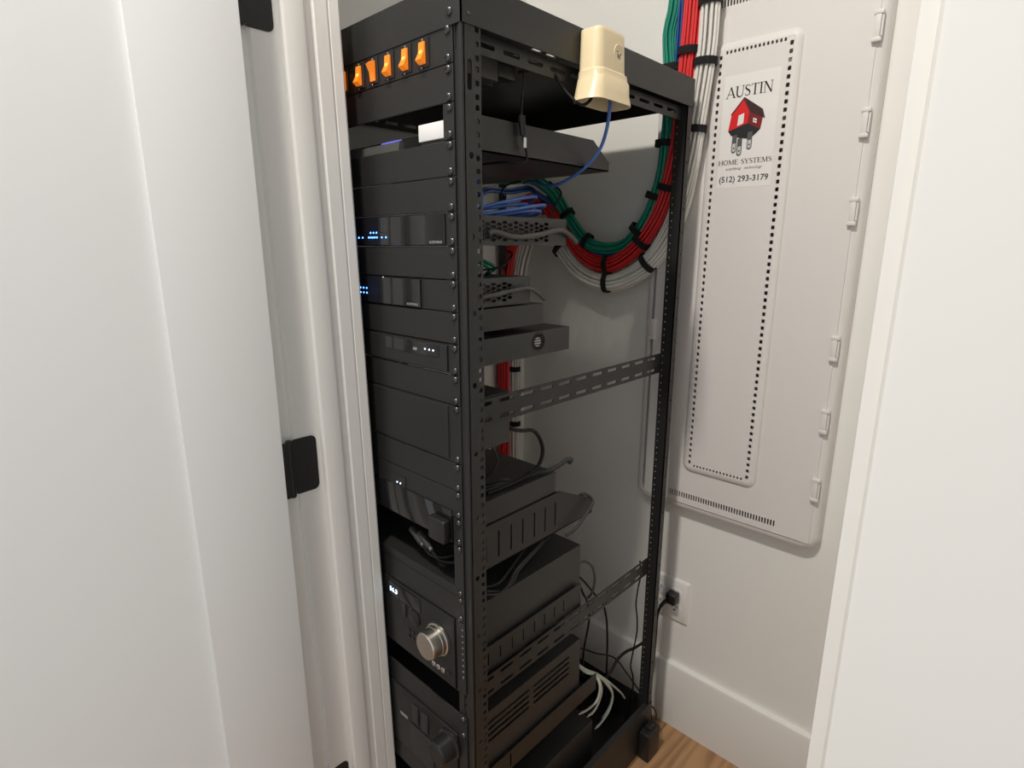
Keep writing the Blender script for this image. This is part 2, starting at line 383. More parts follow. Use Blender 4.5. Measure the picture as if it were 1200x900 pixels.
# printed sticker
SX = RX-0.25
stk = MB().box(SX, SX+0.3, -163.0, -56.2, -151.4, 57.9).build('sticker', m_sticker, ed, 0)
GL = {}
def stroke(p0, p1, w_):
    dx, dy = p1[0]-p0[0], p1[1]-p0[1]; l = math.hypot(dx, dy) or 1; nx, ny = -dy/l*w_/2, dx/l*w_/2
    return [(p0[0]+nx, p0[1]+ny), (p0[0]-nx, p0[1]-ny), (p1[0]-nx, p1[1]-ny), (p1[0]+nx, p1[1]+ny)]
def serif(x, yy, w_=.26): return stroke((x-w_/2, yy+(.02 if yy < .5 else -.02)), (x+w_/2, yy+(.02 if yy < .5 else -.02)), .045)
def poly_w(pts):
    out = []
    for (a, b, wa), (c, d, wb) in zip(pts, pts[1:]):
        q = stroke((a, b), (c, d), (wa+wb)/2); out.append(q)
    return out
T, N = .15, .06
arc = lambda cx, cy, rx, ry, a0, a1, n, wf: [(cx+rx*math.cos(math.radians(a0+(a1-a0)*k/n)), cy+ry*math.sin(math.radians(a0+(a1-a0)*k/n)), wf(k/n)) for k in range(n+1)]
GL['A'] = (.95, [stroke((.08, 0), (.46, 1), N), stroke((.44, 1), (.86, 0), T), stroke((.2, .34), (.7, .34), .05), serif(.08, 0), serif(.86, 0, .3)])
GL['U'] = (.92, [stroke((.17, 1), (.17, .32), T), stroke((.78, 1), (.78, .32), N), serif(.17, 1, .32), serif(.78, 1)]+poly_w(arc(.475, .32, .305, .30, 180, 360, 10, lambda t: T*(1-t)+N*t)))
GL['S'] = (.68, poly_w([(.58, .80, .05), (.50, .92, .05), (.33, .97, .06), (.16, .90, .09), (.11, .75, .13), (.20, .62, .15), (.38, .52, .16), (.54, .40, .15), (.58, .24, .13), (.50, .09, .08), (.32, .03, .06), (.16, .07, .05), (.08, .22, .05)]))
GL['T'] = (.82, [stroke((.41, 0), (.41, 1), T), stroke((.04, .97), (.78, .97), .055), stroke((.05, 1), (.05, .80), .045), stroke((.77, 1), (.77, .80), .045), serif(.41, 0, .34)])
GL['I'] = (.42, [stroke((.2, 0), (.2, 1), T), serif(.2, 0, .34), serif(.2, 1, .34)])
GL['N'] = (.98, [stroke((.15, 0), (.15, 1), N), stroke((.15, 1), (.82, 0), T), stroke((.82, 0), (.82, 1), N), serif(.15, 0), serif(.12, 1), serif(.82, 1)])
GL['H'] = (.96, [stroke((.17, 0), (.17, 1), T), stroke((.78, 0), (.78, 1), T), stroke((.17, .52), (.78, .52), .055), serif(.17, 0, .34), serif(.17, 1, .34), serif(.78, 0, .34), serif(.78, 1, .34)])
GL['O'] = (.98, poly_w(arc(.48, .5, .37, .47, 0, 360, 18, lambda t: N+(T-N)*abs(math.cos(2*math.pi*t)))))
GL['M'] = (1.18, [stroke((.14, 0), (.18, 1), N), stroke((.18, 1), (.56, .05), T), stroke((.56, .05), (.94, 1), N), stroke((.94, 1), (1.0, 0), T), serif(.14, 0), serif(1.0, 0, .34), serif(.15, 1, .2), serif(.97, 1, .2)])
GL['E'] = (.78, [stroke((.17, 0), (.17, 1), T), stroke((.1, .97), (.66, .97), .055), stroke((.17, .51), (.55, .51), .055), stroke((.1, .03), (.70, .03), .055), stroke((.65, 1), (.65, .80), .045), stroke((.69, 0), (.69, .2), .045), stroke((.54, .42), (.54, .60), .04), serif(.12, 0, .2), serif(.12, 1, .2)])
GL['Y'] = (.88, [stroke((.44, 0), (.44, .48), T), stroke((.10, 1), (.44, .45), T), stroke((.80, 1), (.44, .45), N), serif(.44, 0, .34), serif(.10, 1, .3), serif(.80, 1)])
def serif_text(body, name, yL, yR, z0, h, parent, rise=0.0):
    adv = [(.45 if c == ' ' else GL[c][0]) for c in body]; tot = sum(adv); sx = (yL-yR)/tot
    mb = MB(); x = 0
    for c, a in zip(body, adv):
        if c != ' ':
            for q in GL[c][1]:
                i = len(mb.v); mb.v += [(SX-0.35, yL-(x+u)*sx, z0+v*h+rise*(x+u)/tot) for u, v in q]; mb.f.append((i, i+1, i+2, i+3))
        x += a
    return mb.build(name, m_ink, parent, 0)
serif_text('AUSTIN', 'printed_name', -61.8, -151.7, 16.9, 20, stk)
serif_text('HOME SYSTEMS', 'printed_subtitle', -56.4, -162.0, -107.2, 9.2, stk)
text('amplifying   technology', 'printed_motto', m_pgrey, stk, SX, -72.7, -118.9, 6.5, 72, 0.0, 0.25)
text('(512) 293-3179', 'printed_number', m_ink, stk, SX, -60.8, -144.0, 15, 97.5, 0.012)
def flat(poly, name, m, dx=0.35):
    mb = MB(); mb.v = [(SX-dx, a, b) for a, b in poly]; mb.f = [tuple(range(len(poly)))]; return mb.build(name, m, stk, 0)
flat([(-71.0, -43.8), (-75.6, -14.2), (-97.9, 11.5), (-110.2, -12.2), (-108.7, -32.9)], 'logo_front', m_red)
flat([(-108.7, -32.9), (-110.2, -12.2), (-137.4, -25.0), (-134.4, -46.8)], 'logo_side', m_dred)
flat([(-97.9, 14.9), (-100.3, 14.0), (-135.9, -11.2), (-141.8, -28.5), (-110.7, -12.7)], 'logo_roof', m_roof, 0.45)
flat([(-97.9, 14.9), (-73.7, -13.7), (-76.1, -15.7), (-97.7, 10.0), (-110.6, -13.0), (-111.7, -11.2)], 'logo_eave', m_dred, 0.55)
flat([(-71.0, -43.8), (-108.7, -32.9), (-134.4, -46.8), (-129.0, -51.7), (-116.1, -62.6), (-94.4, -58.6), (-77.6, -52.7)], 'logo_underside', m_ink, 0.30)
flat([(-88.5, -35.9), (-90.0, -16.7), (-100.8, -13.7), (-100.3, -32.5)], 'logo_door', m_white, 0.5)
for a, b in ((-119.1, -24.6), (-123.0, -26.2), (-119.1, -29.0), (-123.0, -30.7)): flat([(a, b), (a-3.2, b-1.3), (a-3.2, b-4.8), (a, b-3.6)], 'logo_window', m_white, 0.5)
for ya, za, zb in ((-85.5, -52.7, -84.3), (-96.4, -59.6, -90.2), (-115.6, -49.7, -80.3)):
    flat([(ya+4.6, za), (ya-4.6, za+1), (ya-5.0, zb+3), (ya-2.5, zb-1.2), (ya+2.5, zb-1.6), (ya+5.0, zb+2)], 'logo_prong', m_pgrey, 0.40)
    flat([(ya+3, (za+zb)/2), (ya-3, (za+zb)/2+1), (ya-3.2, zb+3.4), (ya, zb+0.6), (ya+3.2, zb+2.8)], 'logo_prong_tip', m_plight, 0.48)
    flat([(ya+1.3, zb+9), (ya-1.3, zb+9), (ya-1.3, zb+6), (ya+1.3, zb+6)], 'logo_prong_hole', m_ink, 0.55)

# ================================================================ WALL OUTLET
ou = thing('wall_outlet', 'white double-gang wall outlet with four sockets above the baseboard', 'outlet', WX, 0, -1198)
oy0, oy1, oz0, oz1 = -57, 59, -1198, -1082
oyc, ozc = (oy0+oy1)/2, (oz0+oz1)/2
MB().loft([[(X, u, v) for u, v in rrect(oyc, ozc, ww, hh, 3, 3)] for X, ww, hh in ((WX, 116, 116), (WX-2.5, 116, 116), (WX-6, 108, 108))]).build('cover_plate', m_outlet, ou)
for yc in (oyc+23, oyc-23):
    for zc in (ozc+19.5, ozc-19.5):
        pts = [(yc+17*math.cos(math.radians(a)), zc+max(-13.5, min(13.5, 17*math.sin(math.radians(a))))) for a in range(0, 360, 15)]
        s = MB().loft([[(WX-5.5, a, b) for a, b in pts], [(WX-7.6, a, b) for a, b in pts]]).build('socket', m_white, ou)
        MB().box(WX-7.9, WX-7.5, yc+5, yc+7.2, zc-1, zc+8).box(WX-7.9, WX-7.5, yc-7, yc-5, zc, zc+7).lathe([(-7.9, 0.1), (-7.9, 2.8), (-7.5, 2.8), (-7.5, 0.1)], (WX, yc, zc-6.5), 'x', 10).build('slots', m_plastic, s, 0)  # raised black pieces: the shade inside the socket openings is put in as colour
    MB().lathe([(-7.2, 0.1), (-7.2, 2), (-6.2, 3), (-5.8, 3)], (WX, yc, ozc), 'x', 10).build('screw', m_white, ou)

# ================================================================ THE RACK
U = 44.45
uz = lambda k: -(k-1)*U                      # top of rack unit k
UH = sorted(-(U*(k-1)+d) for k in range(1, 32) for d in (6.35, 22.2, 38.1))
rack = thing('equipment_rack', 'tall open black steel equipment rack standing in the closet corner', 'rack', 295, 232, FLOOR)
zb, zt = -1470.0, -3.0
mir = lambda y_: 465.1-y_
def post(front, left):
    mb = MB(); Y0 = -25.0
    fl = (lambda p: (p[0], mir(p[1]), p[2])) if left else (lambda p: p)
    if front:
        cells = []
        big = [(-153-101.6*k, 3.4) for k in range(13)][::-1]
        holes = [(z, circ(14.5, z, 4.2, 8)) for z, r in big]+[(-59, rrect(13.5, -59, 8, 36, 3.9, 3))]
        cells += column(0, 20, zb, zt, holes) + column(20, 33, zb, zt, [(z, rrect(26.3, z, 6.8, 6.8, 2.2, 2)) for z in UH])
        mb.plate(cells, lambda u, v, w_: fl((u, Y0+w_, v)), 2.0, (0, 33, zb, zt))
        cells = column(-Y0-0.0-37+0, 25, zb, zt, [(z, rrect(3.5, z, 6, 6, 1.4, 2)) for z in UH])
        mb.plate(cells, lambda u, v, w_: fl((3.2+w_, -u, v)), 2.0, (-12, 25, zb, zt))
        mb.loft([[fl(p) for p in [(3.2, -25, z), (1.2, -24.5, z), (0, -23, z), (0, -20, z), (3.2, -20, z)]] for z in (zb, zt)])
    else:
        cells = column(-1, 25, zb, zt, [(z, rrect(4.5, z, 3.0, 3.4, 0.8, 2)) for z in UH])
        mb.plate(cells, lambda u, v, w_: fl((584+w_, -u, v)), 2.0, (-1, 25, zb, zt))
        cells = column(584, 602, zb, zt, [(z, circ(593, z, 2.6, 8)) for z in [-60-U*k for k in range(31)][::-1]])
        mb.plate(cells, lambda u, v, w_: fl((u, Y0+w_, v)), 2.0, (584, 602, zb, zt))
    return mb.build('post', m_rack, rack, 30)
for a in (True, False):
    for b in (False, True): post(a, b)
# top frame: hollow cover with skirt and vent slots
TX0, TX1, TY0, TY1, TZ0, TZ1 = -1.5, 602.0, -27.0, 492.0, -3.0, 47.0
tb = MB(); cl = [(TX0, 245, TY0, TY1, None), (317, TX1, TY0, TY1, None)]
for a_, b_ in ((245, 281), (281, 317)):
    cl += column(a_, b_, TY0, TY1, [(c, rrect((a_+b_)/2, c, 26, 9, 4.3, 3)) for c in (84, 122, 160, 198)])
tb.plate(cl, lambda u, v, w_: (u, v, TZ1-2.5+w_), 2.5, (TX0, TX1, TY0, TY1))
tb.box(TX0, TX0+2, TY0, TY1, TZ0, TZ1-2.5).box(TX1-2, TX1, TY0, TY1, TZ0, TZ1-2.5).box(TX0, TX1, TY0, TY0+2, TZ0, TZ1-2.5).box(TX0, TX1, TY1-2, TY1, TZ0, TZ1-2.5)
topf = tb.build('top_cover', m_rack, rack, 0)
# side rails with slots (upper rail under the cover, and two braces at units 12 and 23)
def slots_row(x0, n, pitch, z, ln, h_, r): return [(x0+pitch*k, rrect(x0+pitch*k, z, ln, h_, r, 4)) for k in range(n)]
def brace(z0, z1, Y, rows, name='side_brace', x0=2, x1=584):
    cells = []; zz = [z0]+[(rows[k]+rows[k+1])/2 for k in range(len(rows)-1)]+[z1]
    for k, zc in enumerate(rows): cells += row(x0, x1, zz[k], zz[k+1], slots_row(54, 11, 49, zc, 33, 6, 2.9))
    return MB().plate(cells, SIDE(Y), 2.0, (x0, x1, z0, z1)).build(name, m_rack, rack, 30)
brace(-27, -3, -12, [-15], 'top_rail'); brace(-27, -3, 475, [-15], 'top_rail')
for k in (12, 23):
    for Y in (-2, 465): brace(uz(k)-U+1, uz(k)-1, Y, [uz(k)-34.5, uz(k)-9])
# base: plinth skirts, tray and levelling feet
MB().box(0, 602, -27, -25, -1496, -1378).box(0, 602, 490, 492, -1496, -1378).box(0, 2, -25, 490, -1496, -1378).box(600, 602, -25, 490, -1496, -1378).box(2, 600, -25, 490, -1480, -1477).box(0, 602, -25, -14, -1380, -1378).box(0, 602, 479, 490, -1380, -1378).build('base', m_rack, rack, 0)
for x in (25, 577):
    for y_ in (0, 465): MB().lathe([(0, 16), (5, 16), (7, 8), (23, 8)], (x, y_, FLOOR), 'z', 12).build('levelling_foot', m_plastic, rack)
scr = local(MB().lathe([(0, 5.6), (-1.2, 5.4), (-2.6, 4.2), (-3.4, 2.0), (-3.4, 0.1)], (0, 0, 0), 'x', 12).box(-3.7, -3.0, -2.4, 2.4, -.6, .6).box(-3.7, -3.0, -.6, .6, -2.4, 2.4), 'screw', m_screw)
for x, z in ((-1.5, 12), (-1.5, 32)): inst('screw', scr, rack, x, -6, z)
inst('screw', scr, rack, 12, -27.0, 8, (0, 0, math.radians(90))).scale = (0.5, 0.5, 0.5)

def screws(par, k0, k1=None, X=-0.2):
    k1 = k1 or k0
    for z in (uz(k0)-6.35, uz(k1)-38.1):
        for y_ in (0, 465.1): inst('screw', scr, par, X, y_, z)
def face(par, k0, k1=None, name='faceplate', m=None, th=3.0, X=0.0):
    k1 = k1 or k0
    return MB().bev(X, X+th, -8.5, 473.6, uz(k1)-U+0.5, uz(k0)-0.5, 0.7, 1).build(name, m or m_panel, par)
def ears(par, k0, k1=None):
    k1 = k1 or k0
    for a, b in ((-8.5, 12.5), (452.6, 473.6)): MB().bev(0, 3, a, b, uz(k1)-U+0.5, uz(k0)-0.5, 0.6, 1).build('rack_ear', m_panel, par)

# U1 power conditioner with amber rockers
pc = thing('power_conditioner', 'rack power conditioner with a row of glowing amber rocker switches', 'power conditioner', 90, 232, uz(1)-U)
fp = face(pc, 1); screws(pc, 1)
MB().bev(3, 105, 16, 449, -42.5, -1.5, 1).build('chassis', m_grey, pc)
rk = local(MB().loft([[(x, -5.6, z) for x, z in ((0, -13), (-3, -13), (-8.5, -9), (-3.2, 1), (-2.2, 13), (0, 13))], [(x, 5.6, z) for x, z in ((0, -13), (-3, -13), (-8.5, -9), (-3.2, 1), (-2.2, 13), (0, 13))]]), 'rocker_switch', m_amber)
rk2 = local(MB().loft([[(x, -5.6, z) for x, z in ((0, 13), (-3, 13), (-8.5, 9), (-3.2, -1), (-2.2, -13), (0, -13))], [(x, 5.6, z) for x, z in ((0, 13), (-3, 13), (-8.5, 9), (-3.2, -1), (-2.2, -13), (0, -13))]]), 'rocker_switch', m_amber)
neon = local(MB().lathe([(-5.5, 0.1), (-5.2, 2.0), (-3, 3.2), (-1.5, 3.2)], (0, 0, 0), 'x', 10), 'neon_lamp', m_lamp)
for j, yc in enumerate((47.8, 84.7, 124.1, 161.9, 197.6, 240.1, 280, 320, 360)):
    bz = MB().bev(-1.8, 0.3, yc-11.5, yc+11.5, uz(1)-U+4, uz(1)-5, 0.7, 1).build('switch_bezel', m_plastic, pc)
    inst('rocker_switch', rk2 if j in (3, 5) else rk, bz, -1.6, yc, -23.5)
    if j not in (3, 5): inst('neon_lamp', neon, bz, -1.6, yc, -23.5)
    MB().box(-2.1, -1.7, yc-1, yc+1, -8.5, -6.7).box(-2.1, -1.7, yc+2, yc+4, -41.5, -39.5).build('switch_mark', m_print, bz, 0)
# plugs behind the conditioner
pl = thing('plug_block', 'black plug cluster behind the rack power conditioner', 'plug', 130, 60, -40)
for yc in (30, 75, 120): MB().bev(105, 142, yc-14, yc+14, -36, -8, 4).build('plug_body', m_plastic, pl)

def blank(k, lab):
    o = thing('blank_panel', lab, 'rack panel', 2, 232, uz(k)-U, 'blank rack panels')
    face(o, k); screws(o, k); return o
blank(2, 'plain black blank panel directly under the amber switch row')

# U3-U4 shelf with router and white card
def shelf(name, lab, ktop, kbot, z_tray, z_side, xlen, slots=None, chamfer=0, Yr=8.0, lip=True, xc=None):
    o = thing(name, lab, 'rack shelf', 180, 232, z_tray-3)
    Yl = mir(Yr)
    MB().box(3, xlen, Yr, Yl, z_tray-2, z_tray).build('tray', m_rack, o, 0)
    MB().box(xlen-1, xlen+1, Yr, Yl, z_tray-2, z_tray+14).build('rear_lip', m_rack, o, 0)
    for Y in (Yr, Yl-2):
        if slots:
            xe = xc or xlen
            cells = row(5, xe, z_tray-2, z_side, slots)
            sw = MB().plate(cells, SIDE(Y), 2.0, (5, xe, z_tray-2, z_side))
            if xc: sw.prism([(xc, z_tray-2), (xlen, z_tray-2), (xlen, z_side-48), (xc, z_side)], lambda u, v, w_: (u, Y+w_, v), 0, 2)
            sw.build('side_wall', m_rack, o, 30)
        else:
            c = chamfer
            MB().prism([(5, z_tray-2), (xlen, z_tray-2), (xlen, z_side-(30 if c else 0)), (xlen-c, z_side), (5, z_side)], lambda u, v, w_: (u, Y+w_, v), 0, 2).build('side_wall', m_rack, o, 0)
    return o
s1 = shelf('rack_shelf', 'black rack shelf with angled sides holding the router', 3, 4, -137, -93, 371, chamfer=47)
face(s1, 4); screws(s1, 4); ears(s1, 3); screws(s1, 3)
rt_ = thing('router', 'dark grey wireless router with blue status light on the top rack shelf', 'router', 110, 215, -137)
prf = [(20, -137), (205, -137), (212, -124), (205, -100), (150, -95.5), (46, -108), (12, -120), (10, -132)]
MB().loft([[(x, y_, z) for x, z in prf] for y_ in (125, 330)]).build('housing', m_router, rt_, 30)
ell = [(math.cos(math.radians(t)), math.sin(math.radians(t))) for t in range(0, 360, 15)]
MB().loft([[(29+9*c-0.35*o_, 168+24*d, -114+9*c*0.353+o_) for c, d in ell] for o_ in (-0.5, 0.9)]).build('status_light', m_glow, rt_)
wc = thing('white_box', 'small white box beside the router on the top rack shelf', 'box', 40, 45, -137)
MB().bev(5.5, 60, 13, 72, -128, -106, 1.5).build('housing', m_white, wc)
MB().bev(8, 58, 14, 70, -137, -128, 1).build('foot', m_plastic, wc)

blank(5, 'plain black blank panel between the router shelf and the upper matrix unit')

def hexvent(x0, x1, z0, z1, cw, ch):
    cells = []; n = int((x1-x0)/cw); cw = (x1-x0)/n; m_ = int((z1-z0)/ch)
    for q in range(n):
        a = x0+q*cw; off = (q % 2)*0.5; cnt = m_-(q % 2); hs = []
        for j in range(cnt):
            zc = z0+(z1-z0)*(j+.5+off)/m_
            hs.append((zc, [(a+cw/2+cw*.60*math.cos(t), zc+ch*.45*math.sin(t)) for t in [math.radians(30+60*k) for k in range(6)]]))
            hs[-1] = (zc, [(max(a+.7, min(a+cw-.7, px)), pz) for px, pz in hs[-1][1]])
        cells += column(a, a+cw, z0, z1, hs)
    return cells
def matrix(k, lab, xlen, vent1, gl_y0, gl_y1, leds, word_y, mesh_rows):
    o = thing('matrix_switch', lab, 'matrix switch', 120, 232, uz(k)-U, 'matrix switches')
    face(o, k, X=1.2, th=2.6); ears(o, k); screws(o, k)
    for a, b in ((gl_y0, gl_y1), (gl_y1+0.4, 452)):
        MB().bev(-2.0, 1.2, a, b, uz(k)-U+1.6, uz(k)-1.6, 0.6, 1).build('front_window', m_gloss, o)
    z1, z0 = uz(k)-2, uz(k)-U+1.5
    MB().box(4, xlen, 26, 452, z0, z1).box(4, xlen, 12.2, 26, z0, z0+1).build('chassis', m_chassis, o, 0)
    t = 5.0
    cells = hexvent(58, vent1, z0+t, z1-t, 11.5, 5.9)+[(5, 58, z0, z1, None), (58, vent1, z0, z0+t, None), (58, vent1, z1-t, z1, None), (vent1, xlen+1, z0, z1, None)]
    MB().plate(cells, SIDE(10), 2.0, (5, xlen+1, z0, z1)).build('vented_side', m_grey, o, 30)
    MB().box(4, xlen+1, 10, 453, z1, z1+1).build('lid', m_grey, o, 0)
    MB().box(xlen, xlen+1.5, 10, 453, z0, z1).build('rear_panel', m_grey, o, 0)
    lm = local(MB().lathe([(0, 1.35), (-.8, 1.2), (-1.0, 0.1)], (0, 0, 0), 'x', 8), 'status_led', m_led)
    for (ya, za) in leds: inst('status_led', lm, o, -2.0, ya, za)
    text('AUDIOMAX', 'printed_brand', m_print, o, -2.05, word_y, uz(k)-U+4, 3.6, 28, 0.01)
    for zz in mesh_rows: text('HDMI OUTPUT', 'printed_legend', m_dplast, o, -2.05, 166 if k == 6 else 198, zz, 2.0, 20)
    return o
led6 = [(224-j*11, -253.5) for j in (0, 1, 2.6, 3.1, 3.6, 4.1, 4.6, 5.8, 6.8)]+[(190, -246.5), (182, -246.5), (174, -246.5)]
matrix(6, 'upper matrix unit with gloss front, blue lights and a long hexagon-vented side', 258, 213, 13, 157, led6, 46, (-247.5, -254.5))
blank(7, 'plain black blank panel between the two blue-lit matrix units')
led8 = [(228, -332), (219, -332), (210, -332), (228, -339.5), (219, -339.5), (210, -339.5)]
matrix(8, 'lower matrix unit with gloss front, blue lights and a short hexagon-vented side', 167, 128, 72, 163, led8, 104, (-333, -340.5))
# U9 slim chassis
def chassis(name, lab, cat, k0, k1, xlen, m, z0=None, z1=None, Y=10.0):
    k1 = k1 or k0
    o = thing(name, lab, cat, xlen/2, 232, uz(k1)-U)
    z1 = uz(k0)-1.5 if z1 is None else z1; z0 = uz(k1)-U+1.5 if z0 is None else z0
    MB().bev(4, xlen, Y, 465-Y, z0, z1, 1.6).build('chassis', m, o)
    return o
c9 = chassis('rack_chassis', 'slim charcoal chassis with a plain front below the lower matrix unit', 'chassis', 9, 9, 204, m_chassis, z0=-391, z1=-357)
face(c9, 9); screws(c9, 9)
MB().lathe([(0, 4), (6, 4), (7, 3), (7, .1)], (204, 40, -372), 'x', 12).build('rear_knob', m_plastic, c9)
# U10 unit with fan
f10 = chassis('streaming_amplifier', 'charcoal unit with three blue lights and a round side fan grille', 'amplifier', 10, 10, 274, m_chassis, z0=-443, z1=-402)
face(f10, 10, X=1.2, th=2.6); ears(f10, 10); screws(f10, 10)
MB().bev(-2, 1.2, 15.5, 163, -441.5, -403, 0.6, 1).build('front_fascia', m_panel, f10)
MB().bev(-2, 1.2, 163.5, 450, -441.5, -403, 0.6, 1).build('front_fascia', m_panel, f10)
MB().bev(-2.8, -2, 32, 163, -423, -404.5, 0.3, 1).build('gloss_strip', m_gloss, f10)
MB().bev(-4, -2.8, 82, 91, -418, -413.5, .6).build('usb_port', m_nickel, f10)
lm = local(MB().lathe([(0, 1.3), (-.8, 1.1), (-1.0, 0.1)], (0, 0, 0), 'x', 8), 'status_led', m_ledw)
for ya in (63, 53, 44): inst('status_led', lm, f10, -2.8, ya, -413.5)
text('AUDIOMAX', 'printed_brand', m_dplast, f10, -2.05, 64, -434.5, 3.2, 27, 0.01)
fg = MB().lathe([(0, 16), (-1.0, 16), (-1.0, 14.5), (0, 14.5)], (192, 10, -420), 'y', 26).build('fan_grille', m_plastic, f10)
for q in range(7):
    z = -420+(q-3)*4.2; hw = math.sqrt(max(1, 14.6**2-((q-3)*4.2)**2))
    MB().box(192-hw, 192+hw, 9.2, 10.2, z-.9, z+.9).build('grille_bar', m_plastic, fg, 0)
MB().lathe([(-.5, .1), (-.5, 7.5), (0, 8)], (189, 10, -420), 'y', 18).build('fan_hub', m_print, fg)
blank(11, 'plain black blank panel under the three-light unit with the fan')
# U12-13
a12 = chassis('power_amplifier', 'charcoal two-unit chassis with a plain framed front behind the upper side brace', 'amplifier', 12, 13, 122, m_chassis)
face(a12, 12, 13, X=0.8, th=2.6); screws(a12, 12, 13, X=0.6)
MB().bev(-1.2, 1, 18, 447, uz(13)-U+4, uz(12)-3, 0.8, 1).build('front_cover', m_panel, a12)
for z in (-510, -560): MB().bev(122, 138, 24, 60, z-14, z+10, 2).build('rear_socket', m_plastic, a12)
blank(14, 'plain black blank panel above the unit with two white lights')
# U15-16 media server on slotted shelf
m15 = chassis('media_server', 'charcoal unit with two white lights and a gloss lower front on the slotted shelf', 'media player', 15, 16, 244, m_chassis, z0=-705, z1=-665)
face(m15, 15, X=0, th=3); screws(m15, 15)
ears(m15, 16); screws(m15, 16)
MB().bev(-2, 2, 14, 452, uz(16)-U+1.5, uz(16)+10, 1).build('front_window', m_gloss, m15)
MB().bev(-1.6, 1, 130, 172, -666, -638, 0.6, 1).build('status_window', m_plastic, m15)
for ya in (152, 143): inst('status_led', lm, m15, -1.8, ya, -650.5)
MB().bev(-1.0, 1, 134, 172, -669.5, -666.5, .5, 1).build('status_ledge', m_chassis, m15)
ad = thing('dongle', 'small black rounded plug-in box on the gloss lower front', 'adapter', -12, 34, -715)
MB().bev(-17, -2.2, 16, 55, -711, -672, 5, 3).build('housing', m_plastic, ad)
sA = shelf('rack_shelf', 'black rack shelf with tall slotted sides under the media unit', 17, 18, -784, -707, 358,
           slots=[(x, rrect(x, -748, 4.0, 48, 1.9, 2)) for x in (34, 64, 94, 124, 153, 184, 213, 242)], xc=256)
ears(sA, 17, 18); screws(sA, 17, 18)
MB().bev(0, 6, 12, 453, -803, -786, 1).build('front_lip', m_rack, sA)
for j, yc in enumerate((118, 96)):
    cn = thing('cable_plug', ('grey moulded cable plug on the slotted shelf, farther from the post', 'grey moulded cable plug on the slotted shelf, closer to the post')[j], 'plug', 20, yc, -760, 'moulded plugs on the slotted shelf')
    MB().tube([(14, yc+22, -738), (12, yc+8, -743), (10, yc-10, -751)], 5.4, 10, 4).build('moulding', m_dplast, cn)
    MB().tube([(10, yc-10, -751), (9, yc-16, -754)], 3.8, 8, 3).build('collar', m_cgrey, cn)
    MB().tube([(9, yc-16, -754), (8, yc-40, -762), (20, yc-70, -757), (60, yc-80, -750)], 2.4, 6, 5).build('cord', m_cblack, cn)
blank(19, 'plain black blank panel directly above the receiver with the silver knob')
# AVR 1
def receiver(name, lab, k0, k1, xlen, m, Yb=12):
    o = thing(name, lab, 'receiver', xlen/2, 232, uz(k1)-U)
    z1, z0 = uz(k0)-1, uz(k1)-U+2
    MB().bev(4, xlen, Yb, 453, z0+3, z1-2, 2).build('chassis', m, o)
    MB().bev(-3, 4, 14, 451, z0, z1, 1.5).build('fascia', m_plastic, o)
    return o
r1 = receiver('av_receiver', 'black receiver with a silver volume knob and lit number display', 20, 22, 331, m_chassis)
ears(r1, 20, 22)
MB().bev(-4.5, -2.8, 100, 440, -876, -850, 0.8).build('display_window', m_gloss, r1)
text('56.3', 'display_digits', m_ledw, r1, -4.7, 187, -869, 9, 22, 0.02)
kb = MB().lathe([(-3, 28), (-7, 28), (-8, 25.5), (-9, 25.5), (-14, 25), (-14.6, 24.2), (-31, 23.2), (-33, 21.5), (-33, 0.1)], (0, 53, -900), 'x', 48).build('volume_knob', m_silver, r1)
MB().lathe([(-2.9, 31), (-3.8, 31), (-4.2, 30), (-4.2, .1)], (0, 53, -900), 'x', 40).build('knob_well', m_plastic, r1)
MB().lathe([(-3, 15), (-6, 15), (-7, 13.5), (-7, .1)], (0, 118, -893), 'x', 32).build('selector_dial', m_plastic, r1)
MB().lathe([(-2.9, 17), (-3.5, 17), (-3.6, .1)], (0, 118, -893), 'x', 32).build('dial_ring', m_gloss, r1)
MB().bev(-6, -3, 142, 152, -905, -878, 1.5).build('button', m_dplast, r1)
for q in range(3):
    for j in range(2): MB().lathe([(-3, 3), (-5, 3), (-5.4, 2.4), (-5.4, .1)], (0, 136-q*13, -926-j*13), 'x', 12).build('button', m_gloss, r1)
for yc in (66, 54, 42):
    jk = MB().lathe([(-3, 5), (-6, 5), (-6.5, 4.4), (-6.5, 2.6), (-4, 2.4), (-4, .1)], (0, yc, -954), 'x', 16).build('jack', m_nickel, r1)
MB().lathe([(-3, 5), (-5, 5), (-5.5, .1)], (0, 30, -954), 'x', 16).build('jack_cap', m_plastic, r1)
for q in range(9): MB().box(-0.3, 0.0, -4, -2.2, uz(20)-14-q*11, uz(20)-11.5-q*11).build('ear_mark', m_print, r1, 0)
sB = shelf('rack_shelf', 'black rack shelf with low slotted sides under the silver-knob receiver', 22, 23, -981, -930, 326,
           slots=[(x, rrect(x, -954, 3.0, 24, 1.4, 2)) for x in (34, 64, 94, 124, 153, 184, 213, 242, 271)], Yr=5)
blank(24, 'plain black blank panel directly above the receiver with the black knob')
r2 = receiver('av_receiver', 'black receiver with a large black knob and louvred side', 25, 27, 340, m_chassis, 30)
ears(r2, 25, 27)
MB().lathe([(-3, 27), (-6, 27), (-8, 23), (-32, 21), (-35, 18), (-35, .1)], (0, 33, -1098), 'x', 36).build('volume_knob', m_plastic, r2)
for yc in (128, 100): MB().bev(-6, -3, yc-9, yc+9, -1120, -1082, 1.5).build('button', m_dplast, r2)
MB().bev(-5, -3, 78, 146, -1190, -1128, 1.5).build('flap_door', m_dplast, r2)
MB().bev(-4.5, -3, 152, 176, -1128, -1121, .8).build('badge', m_nickel, r2)
lz0, lz1 = uz(27)-U+5, uz(25)-3
lrows = [-1094-13*q for q in range(4)][::-1]
